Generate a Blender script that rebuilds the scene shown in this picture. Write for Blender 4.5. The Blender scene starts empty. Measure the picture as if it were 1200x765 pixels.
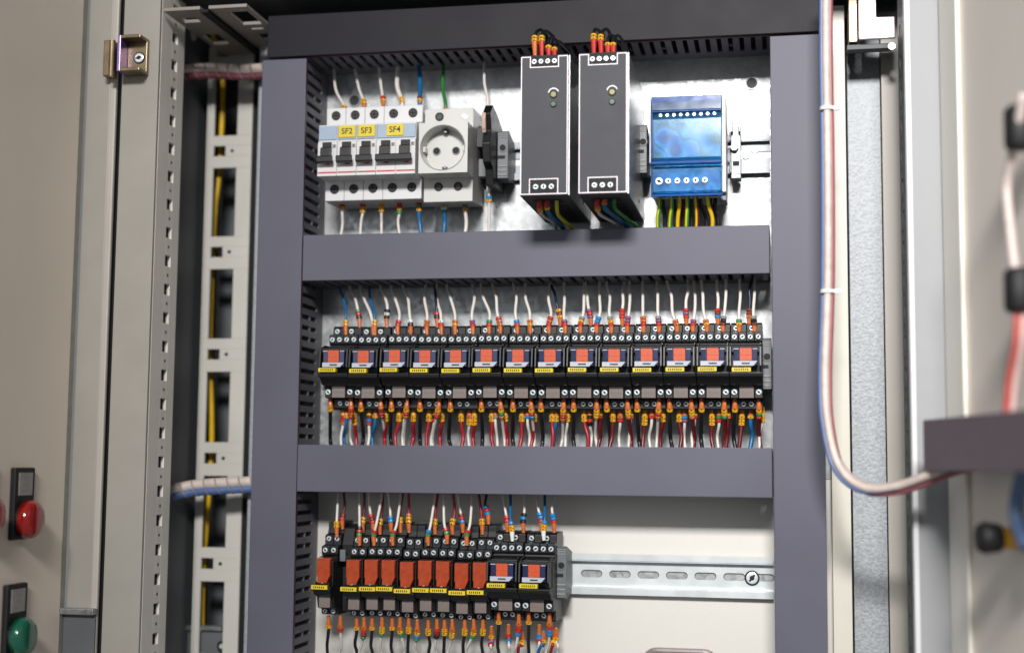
import bpy, bmesh, math, random
from mathutils import Vector, Matrix
random.seed(7)
S = 0.001                      # all numbers below are millimetres
sc = bpy.context.scene
COL = sc.collection

# ------------------------------------------------------------------ camera
CAM = Vector((416.17, -1173.52, 25.93)); FPX = 1647.2
RIGHT = Vector((0.981984, 0.188737, 0.009277)); FWD = Vector((-0.188742, 0.977256, 0.096678)); UP = Vector((0.009181, -0.096687, 0.995273))
cd = bpy.data.cameras.new('camera'); cam = bpy.data.objects.new('camera', cd); COL.objects.link(cam)
m = Matrix((RIGHT, UP, -FWD)).transposed().to_4x4(); m.translation = CAM * S
cam.matrix_world = m
cd.sensor_width = 36; cd.lens = FPX / 1200 * 36; cd.clip_start = 0.02; cd.clip_end = 50
cd.dof.use_dof = True; cd.dof.focus_distance = 1.185; cd.dof.aperture_fstop = 2.2
sc.camera = cam

# ------------------------------------------------------------------ light: an indoor hall, one ceiling lamp in front and above, soft fill
w = bpy.data.worlds.new('World'); sc.world = w; w.use_nodes = True
w.node_tree.nodes['Background'].inputs[0].default_value = (0.92, 0.96, 1.0, 1)
w.node_tree.nodes['Background'].inputs[1].default_value = 0.19
def lamp(name, loc, target, size, power, color, spread=180):
    l = bpy.data.lights.new(name, 'AREA'); l.shape = 'RECTANGLE'; l.size = size[0]; l.size_y = size[1]; l.energy = power; l.color = color
    o = bpy.data.objects.new(name, l); COL.objects.link(o); o.location = Vector(loc) * S
    l.spread = math.radians(spread)
    o.rotation_euler = (Vector(target) - Vector(loc)).to_track_quat('-Z', 'Y').to_euler()
    return o
lamp('ceiling_lamp', (540, -2650, 1320), (660, 0, 190), (0.70, 0.30), 13.5, (1.0, 0.98, 0.955), 56)
lamp('fill_light', (-900, -2300, 700), (500, 0, 150), (1.4, 1.2), 6.5, (0.90, 0.95, 1.0))  # added fill from the left to brighten the right door, not a window
sc.view_settings.view_transform = 'Standard'; sc.view_settings.look = 'None'
sc.view_settings.exposure = 0.0; sc.view_settings.gamma = 1.0

# ------------------------------------------------------------------ helpers
def at(u, v, y):               # point of the photograph on the vertical plane at depth y
    d = RIGHT * ((u - 600) / FPX) + FWD + UP * (-(v - 382.5) / FPX)
    t = (y - CAM.y) / d.y
    p = CAM + d * t
    return Vector((p.x, y, p.z))
def at_z(u, v, z):
    d = RIGHT * ((u - 600) / FPX) + FWD + UP * (-(v - 382.5) / FPX)
    return CAM + d * ((z - CAM.z) / d.z)
def lin(h):
    h = h.lstrip('#'); c = [int(h[i:i+2], 16) / 255 for i in (0, 2, 4)]
    return tuple(x / 12.92 if x <= .04045 else ((x + .055) / 1.055) ** 2.4 for x in c) + (1,)
MATS = {}
def mat(name, hexc, rough=.5, metal=0., var=.12, scale=120, bump=0., trans=0., coat=0., stretch=None, emit=0., alpha=1., bscale=None, spec=.5):
    if name in MATS: return MATS[name]
    M = bpy.data.materials.new(name); M.use_nodes = True; nt = M.node_tree; b = nt.nodes['Principled BSDF']
    col = lin(hexc)
    tc = nt.nodes.new('ShaderNodeTexCoord'); mp = nt.nodes.new('ShaderNodeMapping'); nt.links.new(tc.outputs['Object'], mp.inputs[0])
    if stretch: mp.inputs['Scale'].default_value = stretch
    n = nt.nodes.new('ShaderNodeTexNoise'); n.inputs['Scale'].default_value = scale; n.inputs['Detail'].default_value = 5; nt.links.new(mp.outputs[0], n.inputs[0])
    cr = nt.nodes.new('ShaderNodeValToRGB'); cr.color_ramp.elements[0].position = .3; cr.color_ramp.elements[1].position = .7
    cr.color_ramp.elements[0].color = tuple(c * (1 - var) for c in col[:3]) + (1,)
    cr.color_ramp.elements[1].color = tuple(min(1, c * (1 + var)) for c in col[:3]) + (1,)
    nt.links.new(n.outputs[0], cr.inputs[0]); nt.links.new(cr.outputs[0], b.inputs['Base Color'])
    mr = nt.nodes.new('ShaderNodeMapRange'); mr.inputs[3].default_value = max(.02, rough - .07); mr.inputs[4].default_value = min(1, rough + .07)
    nt.links.new(n.outputs[0], mr.inputs[0]); nt.links.new(mr.outputs[0], b.inputs['Roughness'])
    b.inputs['Metallic'].default_value = metal; b.inputs['Transmission Weight'].default_value = trans; b.inputs['Coat Weight'].default_value = coat
    b.inputs['Specular IOR Level'].default_value = spec
    if name == 'cover_blue': b.inputs['Specular IOR Level'].default_value = .18; b.inputs['Coat Weight'].default_value = 0
    if alpha < 1: b.inputs['Alpha'].default_value = alpha
    if emit: b.inputs['Emission Color'].default_value = col; b.inputs['Emission Strength'].default_value = emit
    if bump:
        n2 = nt.nodes.new('ShaderNodeTexNoise'); n2.inputs['Scale'].default_value = bscale or scale * 4; n2.inputs['Detail'].default_value = 3
        nt.links.new(mp.outputs[0], n2.inputs[0])
        bp = nt.nodes.new('ShaderNodeBump'); bp.inputs['Strength'].default_value = bump; bp.inputs['Distance'].default_value = .0006
        nt.links.new(n2.outputs[0], bp.inputs['Height']); nt.links.new(bp.outputs[0], b.inputs['Normal'])
    MATS[name] = M; return M

duct_grey = mat('duct_grey', '#565663', .5, spec=.3, var=.09, scale=9, bump=.08, bscale=900)
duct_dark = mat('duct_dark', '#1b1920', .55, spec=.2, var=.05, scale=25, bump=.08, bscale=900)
duct_wall = mat('duct_wall', '#5b5a63', .55, var=.06, scale=60)
duct_rim_shade = mat('duct_rim_shade', '#4f2a33', .5)  # reddish shadow inside the lid edge, put into the colour
def galvanised(name, hexc, rough, metal, amt, cell, bump):
    M = bpy.data.materials.new(name); M.use_nodes = True; nt = M.node_tree; b = nt.nodes['Principled BSDF']; c = lin(hexc)
    tc = nt.nodes.new('ShaderNodeTexCoord'); L = nt.links.new
    vo = nt.nodes.new('ShaderNodeTexVoronoi'); vo.inputs['Scale'].default_value = cell; L(tc.outputs['Object'], vo.inputs['Vector'])
    sp = nt.nodes.new('ShaderNodeSeparateColor'); L(vo.outputs['Color'], sp.inputs[0])
    no = nt.nodes.new('ShaderNodeTexNoise'); no.inputs['Scale'].default_value = 9; no.inputs['Detail'].default_value = 6; L(tc.outputs['Object'], no.inputs[0])
    n3 = nt.nodes.new('ShaderNodeTexNoise'); n3.inputs['Scale'].default_value = 260; n3.inputs['Detail'].default_value = 4; L(tc.outputs['Object'], n3.inputs[0])
    ad = nt.nodes.new('ShaderNodeMath'); ad.operation = 'MULTIPLY_ADD'; L(sp.outputs[0], ad.inputs[0]); ad.inputs[1].default_value = .26; L(no.outputs[0], ad.inputs[2])
    a2 = nt.nodes.new('ShaderNodeMath'); a2.operation = 'MULTIPLY_ADD'; L(n3.outputs[0], a2.inputs[0]); a2.inputs[1].default_value = .5; L(ad.outputs[0], a2.inputs[2])
    cr = nt.nodes.new('ShaderNodeValToRGB'); cr.color_ramp.elements[0].position = .6; cr.color_ramp.elements[1].position = 1.15 if False else 1.0
    cr.color_ramp.elements[0].color = tuple(x*(1-amt) for x in c[:3])+(1,); cr.color_ramp.elements[1].color = tuple(min(1, x*(1+amt)) for x in c[:3])+(1,)
    L(a2.outputs[0], cr.inputs[0]); L(cr.outputs[0], b.inputs['Base Color'])
    mr = nt.nodes.new('ShaderNodeMapRange'); mr.inputs[3].default_value = rough-min(.1, amt*.7); mr.inputs[4].default_value = rough+min(.08, amt*.6); L(sp.outputs[1], mr.inputs[0]); L(mr.outputs[0], b.inputs['Roughness'])
    b.inputs['Metallic'].default_value = metal
    bp = nt.nodes.new('ShaderNodeBump'); bp.inputs['Strength'].default_value = bump; bp.inputs['Distance'].default_value = .0006
    L(a2.outputs[0], bp.inputs['Height']); L(bp.outputs[0], b.inputs['Normal']); MATS[name] = M; return M
zinc = galvanised('galvanised', '#a0a2a3', .44, .85, .14, 230, .2)
zinc_low = galvanised('galvanised_smooth', '#cfccc6', .5, .3, .012, 420, .0)
zinc_spk = mat('zinc_speckled', '#979b9f', .55, metal=.3, var=.2, scale=420, bump=.6, bscale=420)
zinc_rail = mat('rail_steel', '#85898c', .48, metal=.8, var=.05, scale=60, bump=.05, stretch=(.2, 1, 1))
beige_side_lit = mat('painted_side_lit', '#dcd6cd', .4, var=.05, scale=18, bump=.2, bscale=900)
beige_rim = mat('painted_rim', '#c9c6ba', .45, var=.05, scale=18)
beige_flange = mat('painted_flange', '#e6e3da', .42, var=.03, scale=18)
beige = mat('painted_beige', '#b0aaa2', .45, var=.05, scale=18, bump=.12, bscale=1200)
beige_soft = mat('painted_door', '#9f968b', .42, var=.05, scale=8, bump=.1, bscale=1200)
beige_door = mat('painted_door_left', '#dacec0', .42, var=.04, scale=8, bump=.1, bscale=1200)
beige_rdoor = mat('painted_door_right', '#e6ddd2', .42, var=.04, scale=8, bump=.1, bscale=1200)
beige_left = mat('painted_left', '#9a968e', .5, var=.04, scale=30, bump=.1, bscale=1200)
beige_light = mat('painted_light', '#8f9092', .6, var=.04, scale=30, bump=.1, bscale=1200)
charcoal = mat('dark_interior', '#5a5d60', .6, var=.1, scale=30)
black = mat('black_plastic', '#0e0e10', .42, var=.2, scale=200)
black_soft = mat('soft_black', '#0d0d0f', .6, var=.1)
tier = mat('terminal_plastic', '#18191c', .40, var=.2, scale=200)
gasket = mat('gasket', '#0c0a0c', .8)
screw_m = mat('screw_steel', '#dde5ea', .3, metal=.45, var=.1, scale=900)
recess_g = mat('recess_grey', '#3a3b3e', .4, metal=.5)
dark_m = mat('recess', '#08080a', .7)
white_pl = mat('white_plastic', '#c9c8c9', .38, var=.03, scale=40)
white_pl2 = mat('outlet_white', '#bdbcb8', .36, var=.03, scale=40)
label_blue = mat('label_strip_blue', '#93a3b4', .35, var=.04)
yellow = mat('label_yellow', '#cdb61a', .45, var=.05)
yellow2 = mat('marker_yellow', '#d39a12', .4, var=.2, scale=400)
orange_m = mat('ferrule_orange', '#bd6228', .4, var=.2, scale=400)
red_m = mat('marker_red', '#b02a22', .4, var=.2, scale=400)
green_m = mat('marker_green', '#2f7a4a', .4, var=.2, scale=400)
blue_m = mat('marker_blue', '#1f78b4', .4, var=.2, scale=400)
purple_m = mat('marker_purple', '#7a4a70', .4, var=.2, scale=400)
brown_m = mat('marker_brown', '#6a2c1c', .4, var=.2, scale=400)
grey_mk = mat('marker_grey', '#7f7f80', .4, var=.2, scale=400)
white_mk = mat('marker_white', '#d6d6d2', .4, var=.1, scale=400)
MK = dict(y=yellow2, o=orange_m, r=red_m, g=green_m, b=blue_m, p=purple_m, n=brown_m, e=grey_mk, w=white_mk, k=black)
MKN = dict(y='yellow', o='orange', r='red', g='green', b='blue', p='purple', n='brown', e='grey', w='white', k='black')
W_white = mat('wire_white', '#cfc9c2', .4, var=.05)
W_red = mat('wire_red', '#8e1620', .38, var=.1)
W_dred = mat('wire_dark_red', '#5e1218', .38, var=.1)
W_black = mat('wire_black', '#161518', .38, var=.2)
W_blue = mat('wire_blue', '#145c8c', .38, var=.1)
W_navy = mat('wire_navy', '#17233c', .38, var=.1)
W_green = mat('wire_green', '#22702c', .38, var=.1)
W_yel = mat('wire_yellow', '#d2a916', .38, var=.1)
W_yg = mat('wire_yellow_green', '#b7b71e', .38, var=.1)
W_pink = mat('wire_pink', '#b4686c', .38, var=.1)
WM = dict(white=W_white, red=W_red, dark_red=W_dred, black=W_black, blue=W_blue, navy=W_navy, green=W_green, yellow=W_yel, yellow_green=W_yg)
relay_orange = mat('relay_orange', '#b9481e', .4, var=.12, scale=500, coat=.2)
relay_red = mat('relay_red', '#9c3a17', .28, var=.12, scale=200, coat=.5)
relay_navy = mat('relay_navy', '#1e2648', .25, var=.15, scale=200, coat=.5)
relay_flag = mat('relay_flag', '#a9adba', .35, var=.04)
module_m = mat('module_grey', '#766a66', .3, var=.08, scale=150, coat=.3)
stop_grey = mat('end_stop_grey', '#63676b', .45, var=.06)
psu_face = mat('psu_face', '#3a3b41', .55, spec=.3, var=.04, scale=60, bump=.06, bscale=1500)
psu_side = mat('psu_aluminium', '#a5a7a8', .32, metal=.85, var=.06, scale=30)
line_w = mat('print_white', '#e8e0e4', .5, var=.02)
print_d = mat('print_dark', '#2a2712', .6, var=.02)
print_g = mat('engraving', '#6f6a60', .6, var=.05)
led_y = mat('pot_yellow', '#827c38', .4); led_g = mat('led_green', '#155228', .4)
hinge_m = mat('hinge_zinc_yellow', '#85765f', .35, metal=.8, var=.3, scale=60)
hinge_p = mat('hinge_violet_edge', '#8c78a8', .3, metal=.8)
hinge_b = mat('hinge_reflection', '#f4e6ec', .3, metal=.5, var=.1, scale=60)  # bright reflection on the zinc plate put into a pale colour
lens_red = mat('lens_red', '#8e100c', .18, var=.15, scale=150, coat=.8)
lens_green = mat('lens_green', '#0a5a45', .18, var=.15, scale=150, coat=.8)
cover_blue = mat('cover_blue', '#56bdee', .16, trans=.96, var=.08, scale=60, coat=.2, bump=.1, bscale=50)
cover_edge = mat('cover_edge_blue', '#0f4f9e', .15, trans=.25, var=.1, coat=.8)
orange_spot = mat('component_orange', '#d98a4a', .4, var=.1)
def mottled(name, cols, scale):
    M = mat(name, '#ffffff', .35); nt = M.node_tree; cr = [n for n in nt.nodes if n.type == 'VALTORGB'][0]; no = [n for n in nt.nodes if n.type == 'TEX_NOISE'][0]
    no.inputs['Scale'].default_value = scale; no.inputs['Detail'].default_value = 1.2; e = cr.color_ramp.elements
    e[0].position = .30; e[0].color = lin(cols[0]); e[1].position = .70; e[1].color = lin(cols[-1])
    for i, c in enumerate(cols[1:-1]): k = e.new(.30+.40*(i+1)/(len(cols)-1)); k.color = lin(c)
    return M
inner_mix = mottled('inner_reflection_mix', ['#1d5f9c', '#4f8fc4', '#e8f0f4', '#c9a078', '#f4f6f8', '#9fc4dc', '#d98a5a'], 42)  # blotches carry inner parts plus white and orange reflections on the cover
inner_low = mottled('inner_terminals', ['#2f7fb4', '#9cc8e0', '#e8f2f8', '#5fa4d0'], 90)
case_w = mat('case_white', '#c9cdd2', .4, var=.05)

class MB:
    """collects shapes (mm, world coordinates) and links them as ONE mesh object"""
    def __init__(s): s.v = []; s.f = []; s.mi = []; s.mats = []
    def m(s, M):
        if M not in s.mats: s.mats.append(M)
        return s.mats.index(M)
    def add(s, vs, fs, M):
        o = len(s.v); k = s.m(M); s.v += [Vector(v) for v in vs]
        for f in fs: s.f.append([i + o for i in f]); s.mi.append(k)
    def box(s, x0, x1, y0, y1, z0, z1, M):
        s.add([(x0,y0,z0),(x1,y0,z0),(x1,y1,z0),(x0,y1,z0),(x0,y0,z1),(x1,y0,z1),(x1,y1,z1),(x0,y1,z1)],
              [(0,3,2,1),(4,5,6,7),(0,1,5,4),(1,2,6,5),(2,3,7,6),(3,0,4,7)], M); return s
    def prism(s, poly, a0, a1, M, axis='x'):
        n = len(poly)
        def P(a, p):
            if axis == 'x': return (a, p[0], p[1])
            if axis == 'y': return (p[0], a, p[1])
            return (p[0], p[1], a)
        vs = [P(a0, p) for p in poly] + [P(a1, p) for p in poly]
        fs = [tuple(range(n)), tuple(range(2*n-1, n-1, -1))] + [(i, i+n, (i+1) % n + n, (i+1) % n) for i in range(n)]
        s.add(vs, fs, M); return s
    def tube(s, pts, r, M, n=8, caps=True, rr=None):
        pts = [Vector(p) for p in pts]; k = len(pts); vs = []; ref = None
        for i, p in enumerate(pts):
            t = (pts[min(i+1, k-1)] - pts[max(i-1, 0)]).normalized()
            if ref is None:
                ref = Vector((0, 1, 0)) if abs(t.y) < .9 else Vector((1, 0, 0))
            a = (ref - t * ref.dot(t)).normalized(); ref = a; b = t.cross(a)
            R = rr[i] if rr else r
            for j in range(n):
                q = 2 * math.pi * j / n; vs.append(p + (a * math.cos(q) + b * math.sin(q)) * R)
        fs = [(i*n+j, i*n+(j+1) % n, (i+1)*n+(j+1) % n, (i+1)*n+j) for i in range(k-1) for j in range(n)]
        if caps: fs += [tuple(range(n-1, -1, -1)), tuple(range((k-1)*n, k*n))]
        s.add(vs, fs, M); return s
    def cyl(s, p0, p1, r, M, n=12, r1=None): return s.tube([p0, p1], r, M, n, True, [r, r if r1 is None else r1])
    def frame(s, x0, x1, z0, z1, y0, y1, t, M):
        s.box(x0, x1, y0, y1, z1-t, z1, M); s.box(x0, x1, y0, y1, z0, z0+t, M)
        s.box(x0, x0+t, y0, y1, z0+t, z1-t, M); s.box(x1-t, x1, y0, y1, z0+t, z1-t, M); return s
    def ringdisc(s, c, r0, r1, y0, y1, M, n=28):
        vs = []
        for y in (y0, y1):
            for r in (r0, r1):
                for j in range(n):
                    q = 2*math.pi*j/n; vs.append((c[0]+r*math.cos(q), y, c[1]+r*math.sin(q)))
        def i(a, b, j): return (a*2+b)*n + j % n
        fs = []
        for j in range(n):
            fs += [(i(0,0,j), i(0,1,j), i(0,1,j+1), i(0,0,j+1)), (i(1,0,j), i(1,0,j+1), i(1,1,j+1), i(1,1,j)),
                   (i(0,1,j), i(1,1,j), i(1,1,j+1), i(0,1,j+1)), (i(0,0,j), i(0,0,j+1), i(1,0,j+1), i(1,0,j))]
        s.add(vs, fs, M); return s
    def build(s, name, parent=None, bevel=0, smooth=False, origin=None):
        org = Vector(origin) if origin is not None else (Vector(parent['o']) if parent is not None and 'o' in parent else Vector((0,0,0)))
        me = bpy.data.meshes.new(name); me.from_pydata([(v - org) * S for v in s.v], [], s.f)
        for M in s.mats: me.materials.append(M)
        me.polygons.foreach_set('material_index', s.mi)
        bm = bmesh.new(); bm.from_mesh(me); bmesh.ops.recalc_face_normals(bm, faces=bm.faces); bm.to_mesh(me); bm.free()
        if smooth: me.polygons.foreach_set('use_smooth', [True] * len(me.polygons))
        me.update()
        o = bpy.data.objects.new(name, me); COL.objects.link(o)
        if parent is not None:
            o.parent = parent
            if 'o' in parent: o['o'] = list(org)
        else: o.location = org * S
        if bevel:
            b = o.modifiers.new('bevel', 'BEVEL'); b.width = bevel * S; b.segments = 2; b.limit_method = 'ANGLE'; b.angle_limit = math.radians(40)
        return o
def thing(name, label, cat, loc, group=None):
    o = bpy.data.objects.new(name, None); COL.objects.link(o); o.location = Vector(loc) * S; o.empty_display_size = .01
    o['label'] = label; o['category'] = cat; o['o'] = list(loc)
    if group: o['group'] = group
    return o
def tag(o, label, cat, group=None):
    o['label'] = label; o['category'] = cat
    if group: o['group'] = group
    return o
def dup(root, loc, label=None, group=None):
    def cp(o, par):
        c = o.copy(); COL.objects.link(c)
        if par is not None: c.parent = par
        for ch in list(o.children): cp(ch, c)
        return c
    r = cp(root, None); r.location = Vector(loc) * S
    if label: r['label'] = label
    if group: r['group'] = group
    return r
def text(s, size, M, parent, loc, name='lettering'):
    cu = bpy.data.curves.new('t', 'FONT'); cu.body = s; cu.size = size * S; cu.align_x = 'CENTER'; cu.align_y = 'CENTER'; cu.extrude = .00006; cu.offset = .00008
    t = bpy.data.objects.new('t', cu); COL.objects.link(t)
    dg = bpy.context.evaluated_depsgraph_get(); me = bpy.data.meshes.new_from_object(t.evaluated_get(dg)); bpy.data.objects.remove(t)
    me.materials.clear(); me.materials.append(M)
    o = bpy.data.objects.new(name, me); COL.objects.link(o); o.parent = parent; o.rotation_euler = (math.pi/2, 0, 0)
    o.location = (Vector(loc) - Vector(parent['o'])) * S; return o
def smooth_path(pts, k=8):
    pts = [Vector(p) for p in pts]
    if len(pts) < 3: return pts
    P = [pts[0]*2 - pts[1]] + pts + [pts[-1]*2 - pts[-2]]; out = []
    for i in range(1, len(P)-2):
        for j in range(k):
            t = j / k
            out.append(.5*((2*P[i]) + (P[i+1]-P[i-1])*t + (2*P[i-1]-5*P[i]+4*P[i+1]-P[i+2])*t*t + (3*P[i]-P[i-1]-3*P[i+1]+P[i+2])*t**3))
    out.append(pts[-1]); return out
def screw_mb(x, y, z, r=2.1, ang=None, M=None, rim=True, cross=True):
    b = MB()
    if rim: b.cyl((x, y, z), (x, y-.35, z), r*1.28, dark_m, 16)
    b.tube([(x, y-.3, z), (x, y-1.0, z), (x, y-1.25, z)], r, M or screw_m, 16, True, [r, r, r*.8])
    a = random.random()*3 if ang is None else ang
    b.cyl((x, y-1.1, z), (x, y-1.32, z), r*.42, dark_m, 12)
    for q in [a]:
        dx, dz = math.cos(q)*r*.72, math.sin(q)*r*.72; px, pz = -math.sin(q)*r*.17, math.cos(q)*r*.17
        b.add([(x-dx-px, y-1.3, z-dz-pz), (x+dx-px, y-1.3, z+dz-pz), (x+dx+px, y-1.3, z+dz+pz), (x-dx+px, y-1.3, z-dz+pz),
               (x-dx-px, y-.9, z-dz-pz), (x+dx-px, y-.9, z+dz-pz), (x+dx+px, y-.9, z+dz+pz), (x-dx+px, y-.9, z-dz+pz)],
              [(0,1,2,3),(4,5,6,7),(0,1,5,4),(1,2,6,5),(2,3,7,6),(3,0,4,7)], dark_m)
    return b
ORD = ['first','second','third','fourth','fifth','sixth','seventh','eighth','ninth','tenth','eleventh','twelfth','thirteenth','fourteenth','fifteenth','sixteenth','seventeenth','eighteenth','nineteenth','twentieth','twenty-first','twenty-second','twenty-third','twenty-fourth','twenty-fifth','twenty-sixth','twenty-seventh','twenty-eighth','twenty-ninth','thirtieth']

# ================================================================== CABINET
Z0, Z1 = -190, 445
cab = thing('control_cabinet', 'open beige steel control cabinet with galvanised backplate and perforated side frames', 'cabinet', (200, 60, Z0))
MB().box(-60, 468, 60, 62.5, 15, 428, zinc).build('mounting_plate', cab)
MB().box(-60, 468, 60, 62.5, Z0, 14.5, zinc_low).build('mounting_plate', cab)
MB().box(-66.5, -43, 55, 59.7, Z0, 424, zinc_spk).build('plate_edge', cab, .5)
MB().box(456, 471.5, 47, 59.7, Z0, 424, beige_rim).build('plate_edge', cab, .5)
frame_grey = mat('frame_grey', '#c2bfb8', .45, var=.05, scale=18, bump=.15, bscale=900)
def punched(name, x0, x1, M, hx0, hx1, sq0, sq1, dot):
    b = MB(); y0, y1 = 80, 83; zs = []
    k = -1
    while True:
        top = 305.5 - 98*k
        zs.append((top-66.5, top, hx0, hx1)); zs.append((top+11.5, top+21.5, sq0, sq1))
        k += 1
        if top-66.5 < Z0: break
    zs.sort(); cur = Z0
    for a, c, h0, h1 in zs:
        a = max(a, Z0)
        if c <= cur or a > 425: continue
        c = min(c, 425)
        if a > cur: b.box(x0, x1, y0, y1, cur, a, M)
        b.box(x0, h0, y0, y1, a, c, M); b.box(h1, x1, y0, y1, a, c, M)
        if h1 - h0 < 15: b.cyl((dot, y0-.3, (a+c)/2), (dot, y0+.5, (a+c)/2), 1.8, dark_m, 12)
        cur = c
    if cur < 425: b.box(x0, x1, y0, y1, cur, 425, M)
    b.box(x0-2, x0-.2, y0-.5, y1+14, Z0, 425, M)
    return b.build(name, cab, .3)
punched('perforated_frame', -126, -82, frame_grey, -120.5, -97, -120.5, -108.5, -101.5)
MB().box(474.5, 503, 80, 83, Z0, 416, zinc_spk).build('zinc_strip', cab, .5)
MB().box(503.5, 526, 74, 78, Z0, 425, beige).build('rear_frame', cab, .5)
MB().box(477, 503, 84, 86, 416, 425, charcoal).build('strip_end', cab)
MB().box(-81.9, -55, 84, 86, Z0, 425, gasket).build('seal', cab)
MB().box(-107, -84, 104, 107, Z0, 425, stop_grey).build('depth_profile', cab)
MB().box(471, 475, 86, 88, Z0, 425, gasket).build('seal', cab)
# side posts: front face, rim and punched inner face
def post(sgn, xf0, xf1, xin):
    b = MB(); b.box(xf0, xf1, -55, -51, Z0, 440, beige_left if sgn > 0 else beige_light)
    pz = []
    z = Z0 + 8
    a, c = (xin-3, xin) if sgn > 0 else (xin, xin+3)
    slot0, slot1 = -29, -18
    SM = beige_side_lit if sgn > 0 else charcoal  # left inner face painted paler for light, right one darker for shade
    b.box(a, c, -51, slot0, Z0, 440, SM); b.box(a, c, slot1, -3, Z0, 440, SM)
    zz = Z0; zs = Z0 + 12.5
    while zs < 436:
        b.box(a, c, slot0, slot1, zz, zs-4.8, SM); zz = zs+4.8
        zs += 25.2
    b.box(a, c, slot0, slot1, zz, 440, SM)
    d = b; zs = Z0 + 25.1
    xx = xin+.15 if sgn > 0 else xin-.15
    while zs < 430:
        d.cyl((xin-.4, -23, zs), (xx, -23, zs), 1.5, dark_m, 10); zs += 25.2
    o = b.build('frame_post', cab, .6)
    q = MB(); q.box(min(xin-sgn*8, xin-sgn*3.2), max(xin-sgn*8, xin-sgn*3.2), -34, -12, Z0, 440, gasket); q.build('slot_backing', o)
post(1, -150, -116.2, -116)
post(-1, 512.2, 541, 512)
MB().box(513, 516.5, -58, -55.2, Z0, 440, white_pl).build('edge_trim', cab)
MB().box(-170, -152, -40, 160, Z0, 445, charcoal).build('side_wall', cab)
MB().box(536, 545, -40, 160, Z0, 445, charcoal).build('side_wall', cab)
MB().box(-152, 536, 150, 156, Z0, 445, charcoal).build('rear_wall', cab)
MB().box(-148.5, -135, 20, 110, Z0, 440, charcoal).build('side_panel', cab)
MB().box(-170, 545, -54, 160, 448, 454, charcoal).build('roof', cab)
# roof rail with punched holes over the left side
roof_paint = mat('roof_paint', '#8c847c', .45, var=.08, scale=30)
b = MB(); yy = -50
for x0, x1, ys in ((-113, -79, [(-108, -92, -34, -22), (-108, -92, 14, 44)]), (-71, -36, [(-58, -40, -44, -8), (-56, -44, 2, 8), (-58, -40, 20, 52)])):
    cur = -56
    hx0, hx1 = ys[-1][0], ys[-1][1]
    for a0, a1, h0, h1 in ys:
        if h0 > cur: b.box(x0, x1, cur, h0, 416, 419, roof_paint)
        b.box(x0, max(a0, x0+.1), h0, h1, 416, 419, roof_paint)
        if a1 < x1: b.box(a1, x1, h0, h1, 416, 419, roof_paint)
        cur = h1
    b.box(x0, x1, cur, 79, 416, 419, roof_paint)
b.box(-78.5, -71.5, -56, 79, 413, 416, gasket)
b.build('roof_rail', cab, .3)
# foot bracket low down on the left
b = MB(); b.box(-150, -90, 88, 92, Z0, -128, charcoal); b.box(-148, -100, 84, 88, -132, -128, zinc)
b.cyl((-99, 86, -146), (-99, 84, -146), 5.2, dark_m, 16); b.cyl((-99, 84, -146), (-99, 82.5, -146), 2.2, screw_m, 12)
b.build('foot_bracket', cab)
b = MB(); b.box(-183, -154, -60, -57.7, -190, -104, charcoal); b.box(-185, -153, -66, -57.7, -104, -99, zinc);
b.build('corner_bracket', cab, .6)
# round disc behind the upper left corner
b = MB(); p = at(222, 45, 60); b.tube([(p.x-2, p.y, p.z), (p.x+3, p.y, p.z)], 19, grey_mk, 28); b.cyl((p.x+3, p.y-3, p.z+2), (p.x+6, p.y-3, p.z+2), 6, white_mk, 16)
b.build('round_cover', cab)

# ---- black discs stand for open holes in the backplate, rounded cap
for (x, z, t) in ((391.8, 361.6, 'black round hole plug in the bright backplate right of the blue module'), (26.5, 360.5, 'black round hole plug above the leftmost circuit breakers')):
    b = MB(); b.cyl((x, 60, z), (x, 58.8, z), 5.0, black_soft, 28); b.ringdisc((x, z), 4.8, 5.9, 58.6, 60, zinc_rail)
    tag(b.build('hole_disc', None, origin=(x, 60, z)), t, 'hole')
b = MB(); a = [(math.cos(t)*34+330, -166+math.sin(t)*22 if math.sin(t) < .55 else -166+12+math.sin(t)*8) for t in [i*math.pi/14 for i in range(29)]][:-1]
pts = []
cx, cz, hw, hh, r = 328, -150, 33, 20, 13
for (sx, sz, a0) in ((1,1,0),(-1,1,90),(-1,-1,180),(1,-1,270)):
    for j in range(7):
        q = math.radians(a0+15*j); pts.append((cx+sx*(hw-r)+r*math.cos(q), cz+sz*(hh-r)+r*math.sin(q)))
b = MB(); b.prism(pts, 51, 59.9, module_m, 'y')
tag(b.build('blank_cap', None, 2.5, origin=(cx, 60, cz)), 'rounded grey-brown cap at the bottom edge on the bare backplate', 'cap')

# ================================================================== DOORS
def door_plane(name, label, p0, p1, thick, M, lip):
    t = thing(name, label, 'door', (p0[0], p0[1], Z0))
    d = Vector((p1[0]-p0[0], p1[1]-p0[1])).normalized(); n = Vector((-d.y, d.x)) * (1 if lip else 1)
    poly = [(p0[0], p0[1]), (p1[0], p1[1]), (p1[0]-n.x*thick, p1[1]-n.y*thick), (p0[0]-n.x*thick, p0[1]-n.y*thick)]
    MB().prism(poly, Z0, 445, M, 'z').build('door_leaf', t, 1.5)
    return t, d, n
ld = thing('cabinet_door', 'blurred open beige cabinet door at the left carrying red and green lamps', 'door', (-186, -55, Z0))
MB().prism([(-186, -58), (-183.5, -58), (-187, -340), (-191, -340)], Z0, 445, beige_door, 'z').build('door_leaf', ld, 1)
b = MB(); b.box(-183, -160, -56, -53, Z0, 445, beige_left); b.box(-160, -154, -57.5, -53, Z0, 445, beige)
b.build('door_flange', ld, 1.2)
MB().box(-186, -183.2, -66, -58.4, Z0, 445, mat('lip_grey', '#87857c', .45)).build('rubber_lip', ld)
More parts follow.
